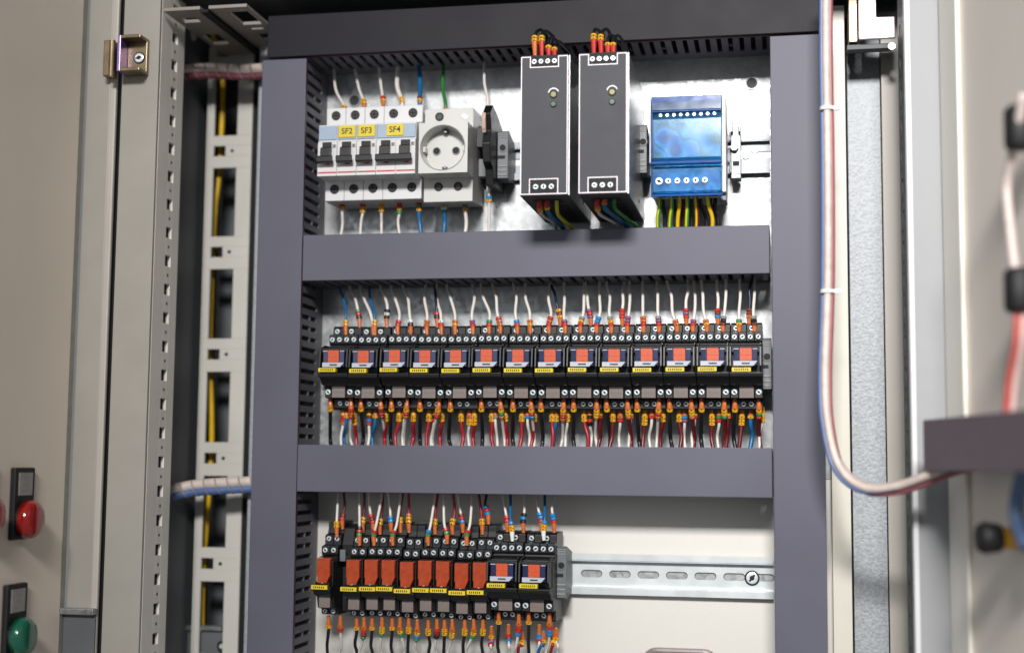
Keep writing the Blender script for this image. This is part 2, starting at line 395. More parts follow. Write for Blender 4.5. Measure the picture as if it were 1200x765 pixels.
MB().box(-153.8, -150.4, -50, -42, Z0, 445, gasket).build('seal', ld)
# hinge on the left
b = MB(); b.box(-162, -153, -68, -58, 357, 389, hinge_m); h = b.build('hinge', ld, 1); h['label'] = 'iridescent yellow zinc hinge bridging the black seam'
b = MB(); b.cyl((-151.5, -72, 355), (-151.5, -72, 387), 2.6, hinge_m, 16); b.build('hinge_pin', h)
b = MB(); b.box(-146, -143, -74, -56, 359, 391, hinge_p); b.box(-143, -125, -60, -56, 359, 391, hinge_m); b.box(-143, -125, -74, -60, 388, 391, hinge_m); b.box(-143, -125, -74, -60, 359, 362, hinge_m)
b.build('hinge_bracket', h, .5)
screw_mb(-132, -60, 374, 4.2, .2).build('screw', h)
tag_grey = mat('tag_grey', '#8d8a86', .5)
# pilot lamps on the left door
def pilot(u, v, y, lensM, word):
    x = -184.2
    # z from the photograph
    d = RIGHT * ((u - 600) / FPX) + FWD + UP * (-(v - 382.5) / FPX); t = (x - CAM.x) / d.x; p = CAM + d * t
    y, z = p.y, p.z
    t = thing('pilot_lamp', word, 'indicator lamp', (x, y, z), 'indicator lamps on the left door')
    MB().box(x-.5, x+4.5, y-15, y+15, z-16, z+41, black_soft).build('label_holder', t, 1.2)
    b = MB(); b.box(x+4.5, x+5.2, y-10, y+10, z+19, z+37, tag_grey)
    for k, (a, c) in enumerate(((-5, 4), (-3, 5), (-6, 1))): b.box(x+5.2, x+5.35, y+a, y+c, z+32-5*k, z+33.2-5*k, grey_mk)
    b.build('label_insert', t)
    b = MB(); b.cyl((x+4, y, z), (x+7, y, z), 14.2, black, 28); b.build('bezel', t)
    b = MB(); b.tube([(x+7, y, z), (x+13, y, z), (x+15.5, y, z), (x+16.5, y, z)], 13, lensM, 28, True, [15.4, 15, 13, 9]); b.build('lens', t, 0, True)
pilot(22, 608, 0, lens_red, 'red indicator lamp under a black label holder on the left door')
pilot(13, 745, 0, lens_green, 'green indicator lamp low on the left door')
pilot(-26, 603, 0, lens_red, 'red indicator lamp cut off by the left edge of the photo')
# right door
rd = thing('cabinet_door', 'blurred open beige cabinet door at the right edge with cable duct and push button rears', 'door', (545, -60, Z0))
MB().prism([(543, -58), (547, -58), (617, -420), (612, -420)], Z0, 445, beige_rdoor, 'z').build('door_leaf', rd, 1)
MB().prism([(541.2, -56), (543, -60), (550, -96), (546.5, -98), (538.5, -60)], Z0, 445, beige_flange, 'z').build('door_flange', rd, .8)
b = MB()
p0 = at(996, 50, 30); p1 = at(1049, 50, 30)
b.prism([(p0.x+7, p0.z+1), (p1.x, p0.z+1), (p1.x, p0.z+20), (p0.x+22, p0.z+20), (p0.x+22, p0.z+70), (p0.x+7, p0.z+70)], 26, 30, hinge_b, 'y')
h = b.build('hinge', rd, 1.2); h['label'] = 'shiny pinkish white L-shaped hinge plate'
b = MB(); b.box(p0.x-1, p0.x+6.6, 30, 70, p0.z, p0.z+70, hinge_m); b.build('hinge_side', h, .8)
b = MB(); b.box(p0.x-2, p1.x-2, 34, 46, p0.z-5, p0.z-1, charcoal); b.cyl((p1.x-3, 26, p0.z-6), (p1.x-3, 30, p0.z-6), 3, screw_m, 14); b.build('hinge_pin', h)

# ================================================================== CABLE DUCTS
def wall_slots(b, axis, w0, w1, s0, s1, M):
    """slotted comb wall: plane w0..w1 (thickness), running s0..s1"""
    def bx(ya, yb, a, c, MM):
        if axis == 'x': b.box(w0, w1, ya, yb, a, c, MM)      # wall normal x, runs along z
        else: b.box(a, c, ya, yb, w0, w1, MM)                # wall normal z, runs along x
    bx(0, 3.6, s0, s1, duct_rim_shade); bx(43, 59.9, s0, s1, M)
    s = s0
    while s < s1:
        bx(3.6, 43, s, min(s+5.6, s1), M)
        bx(24.5, 26.3, s+5.6, min(s+9.6, s1), M) if random.random() < .35 else None
        s += 9.6
RZ = [(386.1, 'z1'), (224.2, ''), (184.1, ''), (40.0, ''), (0.0, '')]
def vduct(x0, x1, label):
    t = thing('cable_duct', label, 'cable duct', ((x0+x1)/2, 60, Z0))
    top = 384.5
    b = MB(); wall_slots(b, 'x', x1-1.8, x1, Z0, top, duct_wall); wall_slots(b, 'x', x0, x0+1.8, Z0, top, duct_wall); b.box(x0+1.8, x1-1.8, 57, 59.9, Z0, top, duct_wall); b.build('slotted_base', t)
    MB().box(x0-.4, x1+.4, -2.4, -.2, Z0, top, duct_grey).build('cover', t, .7)
    return t
vduct(-40.7, 0, 'left upright grey cable duct with slotted inner wall beside the relays')
vduct(408.6, 449.4, 'right upright grey cable duct beside the bright bare plate')
def hduct(z0, z1, x0, x1, label, M=duct_grey, y=-2.4):
    t = thing('cable_duct', label, 'cable duct', ((x0+x1)/2, 60, z0))
    b = MB(); wall_slots(b, 'z', z0, z0+1.8, x0, x1, duct_wall); wall_slots(b, 'z', z1-1.8, z1, x0, x1, duct_wall); b.box(x0, x1, 57, 59.9, z0+1.8, z1-1.8, duct_wall); b.build('slotted_base', t)
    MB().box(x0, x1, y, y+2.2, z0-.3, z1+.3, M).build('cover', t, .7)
    return t
hduct(184.1, 224.2, 1.2, 406.6, 'horizontal grey cable duct between circuit breakers and the long relay row')
hduct(0, 40, .8, 407.2, 'horizontal grey cable duct below the long relay row')
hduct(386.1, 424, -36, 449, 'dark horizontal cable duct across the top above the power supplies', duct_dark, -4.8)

# ================================================================== DIN RAILS
slot_edge = mat('slot_edge', '#2c2e30', .6)
rail_pale = mat('rail_steel_pale', '#cfd4d6', .38, metal=.5, var=.04, scale=60)
def rail(zc, x0, x1, label, holes, zinc_rail=zinc_rail):
    t = thing('mounting_rail', label, 'rail', ((x0+x1)/2, 60, zc), 'steel mounting rails')
    prof = [(59.9, zc-11), (59.9, zc+11), (58.9, zc+11), (58.9, zc-11)]
    b = MB(); b.box(x0, x1, 58.7, 59.9, zc-12, zc+12, zinc_rail)
    b.box(x0, x1, 52.6, 58.7, zc+11, zc+12, zinc_rail); b.box(x0, x1, 52.6, 58.7, zc-12, zc-11, zinc_rail)
    b.box(x0, x1, 52, 53, zc+12, zc+17.4, zinc_rail); b.box(x0, x1, 52, 53, zc-17.4, zc-12, zinc_rail)
    b.box(x0, x1, 53, 54.6, zc+16.6, zc+17.4, zinc_rail)
    h = b
    for x in holes:
        pts = [(x+sx*6.2+3.1*math.cos(q), zc+3.1*math.sin(q)) for sx, a0 in ((1, -90), (-1, 90)) for q in [math.radians(a0+22.5*j) for j in range(9)]]
        h.prism(pts, 58.55, 58.68, slot_edge, 'y')
        pin = [((px-x)*.94+x, (pz-zc)*.84+zc-.45) for px, pz in pts]
        h.prism(pin, 58.45, 58.56, zinc, 'y')
    b.build('rail_profile', t)
    return t
rail(297, 8, 407, 'steel rail carrying the breakers, power supplies and blue module', [184+1, 209-2, 384, 404])
rail(112, 3, 407.6, 'steel rail behind the long relay row, showing at its right end', [404])
r3 = rail(-69, 14, 407, 'bare slotted steel rail stretching right of the lower relay row', [251-.0, 275.8, 300.4, 325, 349.5, 374, 398.5], rail_pale)
screw_mb(389, 58, -69.5, 5, .9).build('screw', r3)
MB().cyl((386, 60, 298), (386, 56.5, 298), 4.2, screw_m, 20).build('rivet', None, origin=(386, 60, 298)); tag(bpy.data.objects['rivet'], 'round rivet head in the upper rail right of the blue module', 'rivet')

# ================================================================== CIRCUIT BREAKERS
def mcb(x0, n, label, txt, first=False):
    wd = 17.75*n; x1 = x0+wd-.25
    t = thing('circuit_breaker', label, 'circuit breaker', (x0+wd/2, 52, 297), 'circuit breakers at upper left')
    b = MB()
    b.prism([(52, 257), (20, 256), (8, 256.4), (8, 274), (-15, 274), (-15, 304), (-13, 305.5), (-12.6, 320), (8, 325), (8, 340.5), (52, 341)], x0, x1, white_pl)
    b.build('case', t, .5)
    s = MB(); s.box(x0+.5, x1-.5, -14.2, -12.3, 306.5, 318.8, label_blue); s.build('label_strip', t, .4)
    if txt:
        lx = (x0+x1)/2 - (1 if n == 2 else 0); hw = 7.6
        l = MB(); l.box(lx-hw, lx+hw, -15, -14.2, 308, 318.6, yellow); lo = l.build('yellow_label', t, .8)
        text(txt, 7.2, print_d, lo, (lx, -15.15, 313.3))
    for i in range(n):
        xc = x0+17.75*i+8.75
        for z in (333.5, 266.8):
            q = MB(); q.ringdisc((xc, z), 2.9, 4.1, 7.2, 8.2, dark_m, 24); q.cyl((xc, 7.9, z), (xc, 7.7, z), 3.2, recess_g, 16)
            q.box(xc-2.4, xc+2.4, 7.4, 7.72, z-.5, z+.5, dark_m); q.box(xc-.5, xc+.5, 7.4, 7.72, z-2.4, z+2.4, dark_m); q.build('terminal_screw', t)
        g = MB(); g.box(xc-4.2, xc+4.2, -16.3, -15.1, 289, 304, black_soft); g.prism([(-15.2, 300), (-21, 298), (-22, 288), (-15.2, 286.5)], xc-4.4, xc+4.4, black); g.build('toggle', t, .5)
        m2 = MB(); m2.box(xc+4.9, xc+7.9, -15.4, -15.05, 299, 302, grey_mk); m2.box(xc+6.2, xc+6.8, -15.5, -15.38, 299.4, 301.6, print_d)
        m2.box(xc-8, xc+8.6, -15.35, -15.05, 276.6, 277.7, red_m)
        if i or txt != '': m2.box(xc-1, xc+3, -15.35, -15.05, 284, 285, red_m)
        m2.build('printing', t)
        if i: MB().box(xc-9.0, xc-8.75, -15.25, -15, 274, 304, grey_mk).build('module_line', t)
    hb = MB(); hb.prism([(-22, 291), (-23.4, 290), (-23.4, 285), (-20, 284)], x0+1.4, x1-1.4, black); hb.build('toggle_bar', t, .6)
    return t
X0 = 17.2
mcb(X0, 1, 'white circuit breaker without yellow label, leftmost of the breakers', None)
mcb(X0+17.75, 1, 'white circuit breaker with yellow label reading SF2', 'SF2')
mcb(X0+35.5, 1, 'white circuit breaker with yellow label reading SF3', 'SF3')
mcb(X0+53.25, 2, 'double-width white circuit breaker with yellow label reading SF4', 'SF4')

# ================================================================== SOCKET OUTLET
t = thing('socket_outlet', 'white round-socket power outlet module between the breakers and black fuse holder', 'power socket', (130, 52, 297))
b = MB(); b.prism([(52, 256), (14, 252.5), (8, 253), (8, 274), (8, 318), (8, 336), (52, 337)], 107.8, 151.8, white_pl2); b.build('case', t, .5)
b = MB()
cx, cz, R = 130.2, 295.8, 19.6; x0, x1, z0, z1 = 109, 152.3, 273.6, 317.8
n = 40; vs = []; fs = []
def sq(q):
    c, s_ = math.cos(q), math.sin(q); k = 1/max(abs(c), abs(s_)); return (cx+c*k*(x1-x0)/2+.45, cz+s_*k*(z1-z0)/2)
for y in (-16, 9):
    for j in range(n): q = 2*math.pi*j/n+math.pi/4; vs.append((sq(q)[0], y, sq(q)[1]))
for y, rr in ((-16, R), (-2, R-1.2)):
    for j in range(n): q = 2*math.pi*j/n+math.pi/4; vs.append((cx+rr*math.cos(q), y, cz+rr*math.sin(q)))
for j in range(n):
    k = (j+1) % n
    fs += [(j, k, 2*n+k, 2*n+j), (j, n+j, n+k, k), (2*n+j, 2*n+k, 3*n+k, 3*n+j)]
fs.append(tuple(range(3*n, 4*n)))
b.add(vs, fs, white_pl2); b.build('socket_face', t)
b = MB(); b.ringdisc((cx, cz), R-.2, R+.5, -16.4, -15.6, grey_mk, 40); b.build('socket_rim', t)
for xx in (cx-8.5, cx+8.8):
    b = MB(); b.ringdisc((xx, cz), 2.9, 3.6, -3.1, -2, grey_mk, 20); b.cyl((xx, -2.2, cz), (xx, -2.6, cz), 2.9, dark_m, 20); b.build('contact_hole', t)
for s_ in (1, -1):
    b = MB(); b.box(cx-2.2, cx+2.2, -8, -2.1, cz+s_*16.4-1.2, cz+s_*16.4+1.2, recess_g); b.box(cx-.6, cx+1.4, -8.4, -7.9, cz+s_*15.6-1, cz+s_*15.6+1, zinc_rail); b.build('earth_clip', t, .4)
    b = MB(); b.box(cx+s_*17.6-1.2, cx+s_*17.6+1.2, -11, -2.1, cz-2.4, cz+2.4, white_pl2); b.build('guide_rib', t, .4)
for (xx, z) in ((121.2, 266.3), (138.8, 266.3), (121.2, 329)):
    q = MB(); q.ringdisc((xx, z), 2.7, 3.8, 7.2, 8.2, dark_m, 24); q.cyl((xx, 7.9, z), (xx, 7.7, z), 2.9, recess_g, 16); q.build('terminal_screw', t)
b = MB(); b.prism([(140, 328.5), (143.5, 331.5), (148, 327.5), (145, 325)], 7.4, 8.2, white_mk, 'y'); b.build('snap_tab', t)

# ================================================================== FUSE HOLDER AND END STOPS
t = thing('fuse_holder', 'slim black fuse terminal with pale lever right of the power socket', 'fuse holder', (168, 52, 297))
b = MB(); b.prism([(52, 268), (8, 266), (4, 280), (-6, 284), (-10, 300), (-4, 312), (-10, 326), (2, 336), (22, 332), (52, 322)], 163.6, 170.6, black); b.build('case', t, .7)
b = MB(); b.prism([(-10.6, 313), (-12, 321), (-10.5, 327), (-6, 322), (-5.6, 312), (-8, 309)], 163.2, 166.8, mat('lever_reflection', '#b59a8e', .35)); b.build('lever', t, .8)  # white-pink reflection on the lever put into its colour
b = MB(); b.prism([(52, 270), (30, 272), (20, 284), (27, 296), (14, 304), (18, 322), (40, 325), (52, 322)], 154.5, 163, black_soft); b.box(155, 162, 6, 30, 300, 318, black); b.box(155, 162.5, 16, 40, 276, 292, stop_grey); b.build('side_terminal', t, .6)
def end_stop(x0, x1, zc, label):
    t = thing('end_stop', label, 'end stop', ((x0+x1)/2, 52, zc), 'grey end stops on the rails')
    b = MB(); b.prism([(54, zc-19), (26, zc-23), (20, zc-21), (20, zc+20), (24, zc+22), (54, zc+16)], x0, x1, stop_grey)
    for k in range(3): b.box(x0+.6, x1-.6, 19.3, 20.3, zc-19+4*k, zc-17.4+4*k, grey_mk)
    for k in range(3): b.box(x0+1, x1-1, 19.5, 20.3, zc+15+2*k, zc+16+2*k, grey_mk)
    b.build('body', t, .7)
    xc = (x0+x1)/2
    b = MB(); b.cyl((xc, 20.2, zc+6), (xc, 19.7, zc+6), 3, dark_m, 18); b.ringdisc((xc, zc+6), 2.8, 3.8, 19.2, 20.4, stop_grey, 20); b.box(x0-.2, x1-2.5, 19.5, 20.4, zc-3.6, zc-.8, dark_m); b.build('clamp_screw', t)
end_stop(171.2, 180.6, 296, 'grey end stop right of the black fuse holder')
end_stop(289.2, 295.7, 297, 'grey end stop left one of the pair beside the blue module')
end_stop(296.2, 302.8, 297, 'grey end stop touching the left side of the blue module')
end_stop(399.6, 407.2, 110.5, 'grey end stop at the right end of the long relay row')
end_stop(225.8, 234.5, -66, 'grey end stop at the right end of the lower relay row')

# ================================================================== POWER SUPPLIES
def psu(x0, x1, label):
    yf = -73; z0, z1 = 240.3, 356.3
    t = thing('power_supply', label, 'power supply', ((x0+x1)/2, 52, z0))
    b = MB(); b.box(x0, x1, yf+.3, 56, z0, z1, psu_face); o = b.build('case', t, .8)
    b = MB(); b.box(x1, x1+.8, yf+3, 56.2, z0+.5, z1-.5, psu_side); b.box(x1+.8, x1+1.0, 8, 14, z0+8, z0+11, dark_m); b.build('side_plate', t)
    b = MB()
    zt = z1-1.2; zb = z0+1
    xa, xb = x0+7.6, x1-7.8
    L = .8; y0, y1 = yf-.15, yf+.35
    b.box(x0+.3, x0+.3+L, y0, y1, zb, zt, line_w); b.box(x1-.3-L, x1-.3, y0, y1, zb, zt, line_w)
    b.box(x0+.3+L, xa, y0, y1, zt-L, zt, line_w); b.box(xb, x1-.3-L, y0, y1, zt-L, zt, line_w)
    b.box(x0+.3+L, x1-.3-L, y0, y1, zb, zb+L, line_w)
    b.box(xa, xa+L, y0, y1, zt-9.4, zt, line_w); b.box(xb-L, xb, y0, y1, zt-9.4, zt, line_w); b.box(xa+L, xb-L, y0, y1, zt-9.4, zt-9.4+L, line_w)
    b.box(xa, xa+L, y0, y1, zb+L, zb+13, line_w); b.box(xb-L, xb, y0, y1, zb+L, zb+13, line_w); b.box(xa+L, xb-L, y0, y1, zb+13-L, zb+13, line_w)
    b.build('printed_outline', t)
    b = MB(); b.box(xa+L, xb-L, yf-.05, yf+.35, zt-9.4+L, zt+.6, dark_m); b.build('terminal_window', t); b = MB(); b.box(xa+L, xb-L, yf-.05, yf+.35, zb+L, zb+13-L, dark_m); b.build('terminal_window', t)
    for k in range(4): screw_mb(xa+3.6+k*5.55, yf+.1, zt-4.4, 2.1, None, None, False).build('terminal_screw', t)
    for k in range(3): screw_mb(xa+5.6+k*6.4, yf+.1, zb+6.2, 2.2, None, None, False).build('terminal_screw', t)
    xc = x0+27.2
    b = MB(); b.cyl((xc, yf+.2, 323), (xc, yf-.3, 323), 3.2, dark_m, 20); b.cyl((xc, yf-.2, 323), (xc, yf-1.0, 323), 2.2, led_y, 16); b.build('trim_knob', t)
    b = MB()
    pts = [(xc+4.6*math.cos(math.radians(a)), 324+4.6*math.sin(math.radians(a))) for a in range(20, 171, 15)] + [(xc+3.7*math.cos(math.radians(a)), 324+3.7*math.sin(math.radians(a))) for a in range(170, 19, -15)]
    b.prism(pts, yf-.15, yf+.3, line_w, 'y'); b.build('printed_arc', t)
    b = MB(); b.cyl((xc, yf+.2, 315), (xc, yf-.3, 315), 2.7, dark_m, 20); b.cyl((xc, yf-.2, 315), (xc, yf-1.1, 315), 1.9, led_g, 16); b.build('status_light', t)
    b = MB(); b.box(xa, xb, -56, -40, z0-.15, z0+.3, dark_m)
    for k in range(9):
        for r in range(2): b.box(x0+5+r*16, x0+17+r*16, -30+9*k, -26+9*k, z0-.15, z0+.3, dark_m)
    b.build('vent_slots', t)
    return t
psu(208.9, 248.2, 'tall dark grey power supply, the left one of the pair')
psu(256.6, 296.1, 'tall dark grey power supply, the right one next to the blue module')

# ================================================================== BLUE MODULE
t = thing('distribution_block', 'clear blue covered distribution block with rows of screws right of power supplies', 'terminal block', (339, 52, 292))
b = MB(); b.box(308.8, 370.2, 20, 52, 252, 337, case_w); b.prism([(20, 252), (6, 250), (0, 256), (0, 330), (20, 337)], 309.2, 369.8, case_w); b.build('case', t, .6)
for (x0_, x1_, z0_) in ((307.6, 309, 278), (368.2, 371.4, 252)):
    b = MB(); b.box(x0_, x1_, -8, 30, z0_, 334, white_pl); b.build('side_rim', t, .5)
b = MB(); b.box(366, 371.5, -2, 24, 246, 254, stop_grey); b.build('foot', t, .5)
b = MB()
prof = [(-4, 333.5), (-12, 331), (-13, 322), (-14, 320.8), (-13, 318), (-12.6, 314), (-12.8, 300), (-13, 281), (-17, 277), (-17, 274.5), (-13, 272), (-13, 252), (-8, 249), (-8, 251), (-11, 253), (-11, 273), (-11, 281), (-10.8, 300), (-10.6, 314), (-11, 318), (-11, 322), (-10, 329.5), (-4, 331.5)]
b.prism(prof, 310, 368, cover_blue); b.build('clear_cover', t, .3)
b = MB()
b.box(309.6, 368.6, -12.2, -5, 322.8, 333.8, cover_edge); b.box(309.4, 368.8, -18.2, -14, 274.8, 277.4, cover_edge); b.box(309.4, 310.8, -14, -4, 250, 322, cover_edge); b.box(309.4, 368.8, -13.6, -8, 248.2, 250.4, cover_edge); b.box(309.4, 368.8, -15, -12.6, 319.6, 321, cover_edge)
b.build('cover_rib', t, .5)
b = MB()
b.box(311.5, 366.5, -7.4, -.2, 279.5, 315, inner_mix); b.box(311.5, 366.5, -6.8, -.2, 253, 273, inner_low)
for k in range(10): b.box(313+k*5.4, 316.4+k*5.4, -8.2, -7.2, 311.5, 313.6, white_mk); b.box(313+k*5.4, 315.6+k*5.4, -8.2, -7.2, 280.5, 282.3, white_mk)
b.build('inner_parts', t)
for k in range(9): screw_mb(317.5+k*5.6, -12.4, 317.4, 1.5, None, None, False).build('screw', t)
for k in range(6): screw_mb(316.2+k*7.6, -12.4, 261.5, 2.5 if k else 3.2, None, None, False).build('screw', t)
t = thing('rail_clamp', 'small steel rail clamp right of the blue module', 'clamp', (378, 52, 297))
b = MB(); b.box(374, 382.5, 38, 40, 276, 318, zinc_rail); b.box(374, 376, 32, 38, 312, 324, zinc_rail); b.box(380.6, 382.5, 32, 38, 312, 324, zinc_rail); b.box(372.6, 374, 40, 52, 278, 288, zinc_rail); b.box(372.6, 374, 40, 52, 306, 314, zinc_rail); b.box(374, 382.5, 36, 52, 272, 276, zinc_rail)
b.build('bracket', t, .5)
b = MB(); b.cyl((377, 39, 299), (377, 33, 299), 3.4, zinc_rail, 6); b.cyl((371, 35, 299), (377, 35, 299), 1.6, screw_m, 12); b.build('clamp_screw', t)
b = MB(); b.box(375.5, 381, 37.6, 38.1, 283.5, 287.5, dark_m); b.build('notch', t)

# ================================================================== RELAYS
def relay_wide(xc, zc, label, group):
    """plug-in relay on a screw-terminal socket; zc is the rail centre"""
    t = thing('relay_module', label, 'relay', (xc, 52, zc), group)
    x0, x1 = xc-13.3, xc+13.3
    def pz(l): return [(y, zc+z) for y, z in l]
    b = MB()
    b.prism(pz([(52, -41), (16, -41), (14, -31.5), (3, -31.5), (-1, -21.5), (-9, -20.5), (-15, -15), (-15, -11.2), (-4, -11), (-4, 11), (10, 13.5), (10, 14.8), (52, 14.8)]), x0, x1, black)
    b.build('socket_base', t, .5)
    b = MB()
    for k in range(4):
        a = x0+.3+k*6.55
        b.prism(pz([(52, 14.9), (10, 15), (8.5, 17), (8.5, 24), (14, 25), (19, 25.2), (19, 31), (22, 33), (52, 33)]), a, a+6.25, tier)
    b.build('upper_terminals', t, .35)
    b = MB()
    b.prism(pz([(14, -40.8), (12.6, -39.5), (12.6, -32), (14, -31.7)]), x0+.4, x1-.4, tier)
    b.box(x0+.3, x0+6.6, -.2, 3.2, zc-31.2, zc-22, tier); b.box(x1-6.6, x1-.3, -.2, 3.2, zc-31.2, zc-22, tier)
    b.build('lower_terminals', t, .35)
    for k in range(4): screw_mb(x0+3.4+k*6.55, 8.5, zc+20, 2.15).build('screw', t)
    for k in (0, 2): screw_mb(x0+3.4+(k+.15)*6.55, 19, zc+28.2, 2.2).build('screw', t)
    screw_mb(x0+3.4, -.2, zc-26.5, 2.35).build('screw', t); screw_mb(x1-3.4, -.2, zc-26.5, 2.35).build('screw', t)
    for k in (1, 2): screw_mb(x0+4+k*6.4, 12.6, zc-35.8, 2.15).build('screw', t)
    b = MB(); b.box(xc-9.8, xc+9.4, -17.4, -4, zc-5.5, zc+8.4, relay_navy); rb = b.build('relay_case', t, .6)
    b = MB(); b.box(xc-4.8, xc+4.8, -18.6, -17.2, zc-1.8, zc+8.6, relay_orange)
    b.box(xc-4.4, xc+4.4, -18.75, -18.5, zc+2.6, zc+2.9, relay_red)
    b.build('test_button', rb, .3)
    b = MB(); b.prism([(xc-10, zc-5.9), (xc+6, zc-5.9), (xc+9.4, zc-2), (xc-10, zc-2)], -18.3, -17.2, relay_flag, 'y'); b.box(xc-3.4, xc+3.2, -18.5, -18.2, zc-4.6, zc-3.4, print_d)
    b.box(xc-9.8, xc-5.6, -17.6, -17.3, zc+7.6, zc+8.3, relay_flag); b.box(xc+5.6, xc+9.4, -17.6, -17.3, zc+7.6, zc+8.3, relay_flag); b.build('front_flag', rb)
    b = MB()
    for s_ in (-1, 1): b.prism(pz([(-19, -6), (-17, 10), (-4, 14), (6, 14), (6, 10), (-4, -11), (-15, -11)]), xc-.4+s_*12.1-.8, xc-.4+s_*12.1+.8, black)
    b.box(x0+1, x1-1, -16, -12.5, zc+8.8, zc+10.6, black_soft)
    b.build('retaining_clip', t, .3)
    b = MB(); b.box(xc-11.6, xc+3.6, -21.6, -16, zc-10.6, zc-7.2, yellow)
    for k in range(7): b.box(xc-9.6+k*1.7, xc-8.7+k*1.7, -21.75, -21.5, zc-9.8, zc-8, print_d)
    b.build('yellow_label', t, .4)
    b = MB(); b.prism(pz([(-15, -15), (-19.6, -14.6), (-20.2, -11.4), (-15, -11.2)]), x0+.2, x1-.2, black); b.build('ledge', t, .4)
    b = MB()
    for (a, c, z) in ((-4, 4, -17.2), (-10, 8, -18.8)): b.box(xc+a, xc+c, -12.8+(-15-z)*.9-1.2, -9.5+(-15-z)*.9, zc+z-.25, zc+z+.25, print_g)
    b.build('engraving', t)
    b = MB(); b.box(xc-5.8, xc+5.8, -2.6, 3, zc-31.3, zc-21.5, module_m); b.box(xc-4, xc+4, -2.8, -2.5, zc-27, zc-26.2, print_g); b.build('led_module', t, .5)
    return t
proto = None
for i in range(14):
    xc = 37.0 + i*26.92
    lab = 'wide black relay with orange window, %s from left in the long middle row' % ORD[i]
    if i == 13: lab = 'wide black relay with orange window at right end of the long middle row'
    if i == 0: lab = 'wide black relay with orange window at left end of the long middle row'
    if proto is None: proto = relay_wide(xc, 112.3, lab, 'wide relays in the middle row')
    else: dup(proto, (xc, 52, 112.3), lab)
dup(proto, (186.8, 52, -65.5), 'wide black relay with orange window, left of two in lower row', 'wide relays in the lower row')
dup(proto, (213.6, 52, -65.5), 'wide black relay with orange window beside lower grey end stop', 'wide relays in the lower row')

def relay_slim(xc, zc, label, group):
    t = thing('slim_relay', label, 'relay', (xc, 52, zc), group)
    x0, x1 = xc-7.7, xc+7.7
    def pz(l): return [(y, zc+z) for y, z in l]
    b = MB(); b.prism(pz([(52, -38), (16, -38), (13, -33), (2, -31), (-1, -21.5), (-9, -19), (-12, -15), (-12, -12), (2, -11), (2, 12), (12, 13), (52, 13)]), x0, x1, black); b.build('socket_base', t, .4)
    b = MB()
    for k in range(2):
        a = x0+.3+k*7.5
        b.prism(pz([(52, 13.1), (9, 13.2), (8, 15), (8, 21), (14, 22), (17, 22.4), (17, 30), (24, 31.5), (26, 36), (26, 41), (52, 42)]), a, a+7.1, tier)
    b.build('upper_terminals', t, .35)
    b = MB(); b.prism(pz([(16, -37.8), (12, -37), (11, -32), (14, -31)]), x0+.4, x1-.4, tier); b.build('lower_terminals', t, .3)
    for k in range(2): screw_mb(x0+3.9+k*7.4, 8, zc+17.8, 2.1).build('screw', t)
    for k in range(2): screw_mb(x0+3.9+k*7.4, 17, zc+27.2, 2.1).build('screw', t)
    for k in range(2): screw_mb(x0+3.9+k*7.4, 11.3, zc-34.6, 2.0).build('screw', t)
    b = MB(); b.prism([(xc-5.9, zc+12), (xc+5.9, zc+12), (xc+5.9, zc-3), (xc+2.6, zc-10.5), (xc-5.2, zc-10.5), (xc-5.2, zc-4), (xc-5.9, zc-3)], -9, 4, relay_red, 'y')
    rb = b.build('relay_case', t, .7)
    MB().cyl((xc-.5, -8.8, zc-9.2), (xc-.5, -9.5, zc-9.2), .9, grey_mk, 10).build('pin_mark', rb)
    b = MB(); b.prism(pz([(-4, 9), (0, 13.2), (8, 13.2), (8, -8), (-4, -12)]), xc+6.2, xc+7.5, black); b.prism(pz([(-8, -8), (-13, -12.5), (-4, -12.5), (0, -8)]), x0+1, x1-1, black); b.build('retaining_clip', t, .3)
    b = MB(); b.box(xc-9, xc+5.2, -14.6, -11, zc-13.8, zc-10.4, yellow)
    for k in range(6): b.box(xc-7+k*1.7, xc-6.1+k*1.7, -14.75, -14.5, zc-13, zc-11.2, print_d)
    b.build('yellow_label', t, .4)
    b = MB(); b.box(xc-4.9, xc+4.9, -3.4, 1.6, zc-30.2, zc-20.4, module_m); b.box(xc-4, xc+4, -3.6, -3.3, zc-22, zc-21.4, print_g); b.build('led_module', t, .5)
    return t
p2 = None
SL = ['leftmost', 'second', 'third', 'fourth', 'fifth', 'sixth', 'seventh', 'last']
for i in range(8):
    xc = 54.7 + i*15.83
    lab = 'slim relay with red-orange case, %s of the eight touching in lower row' % SL[i]
    if p2 is None: p2 = relay_slim(xc, -69.5, lab, 'slim red-orange relays in the lower row')
    else: dup(p2, (xc, 52, -69.5 + (.6 if i % 3 else -.3)), lab)
dup(p2, (28.6, 52, -68.5), 'slim relay with red-orange case standing alone at far left of lower row')
t = thing('spacer_block', 'black spacer block between the lone slim relay and the other eight', 'spacer', (41, 52, -69))
b = MB(); b.prism([(52, -105), (22, -104), (20, -66), (18, -46), (24, -32), (52, -29)], 36.6, 46.4, black_soft); b.build('body', t, .6)
b = MB(); b.prism([(20, -60), (9, -60), (9, -50), (12, -50), (12, -56), (20, -56)], 37.5, 42.5, stop_grey); b.build('grey_tab', t, .4)

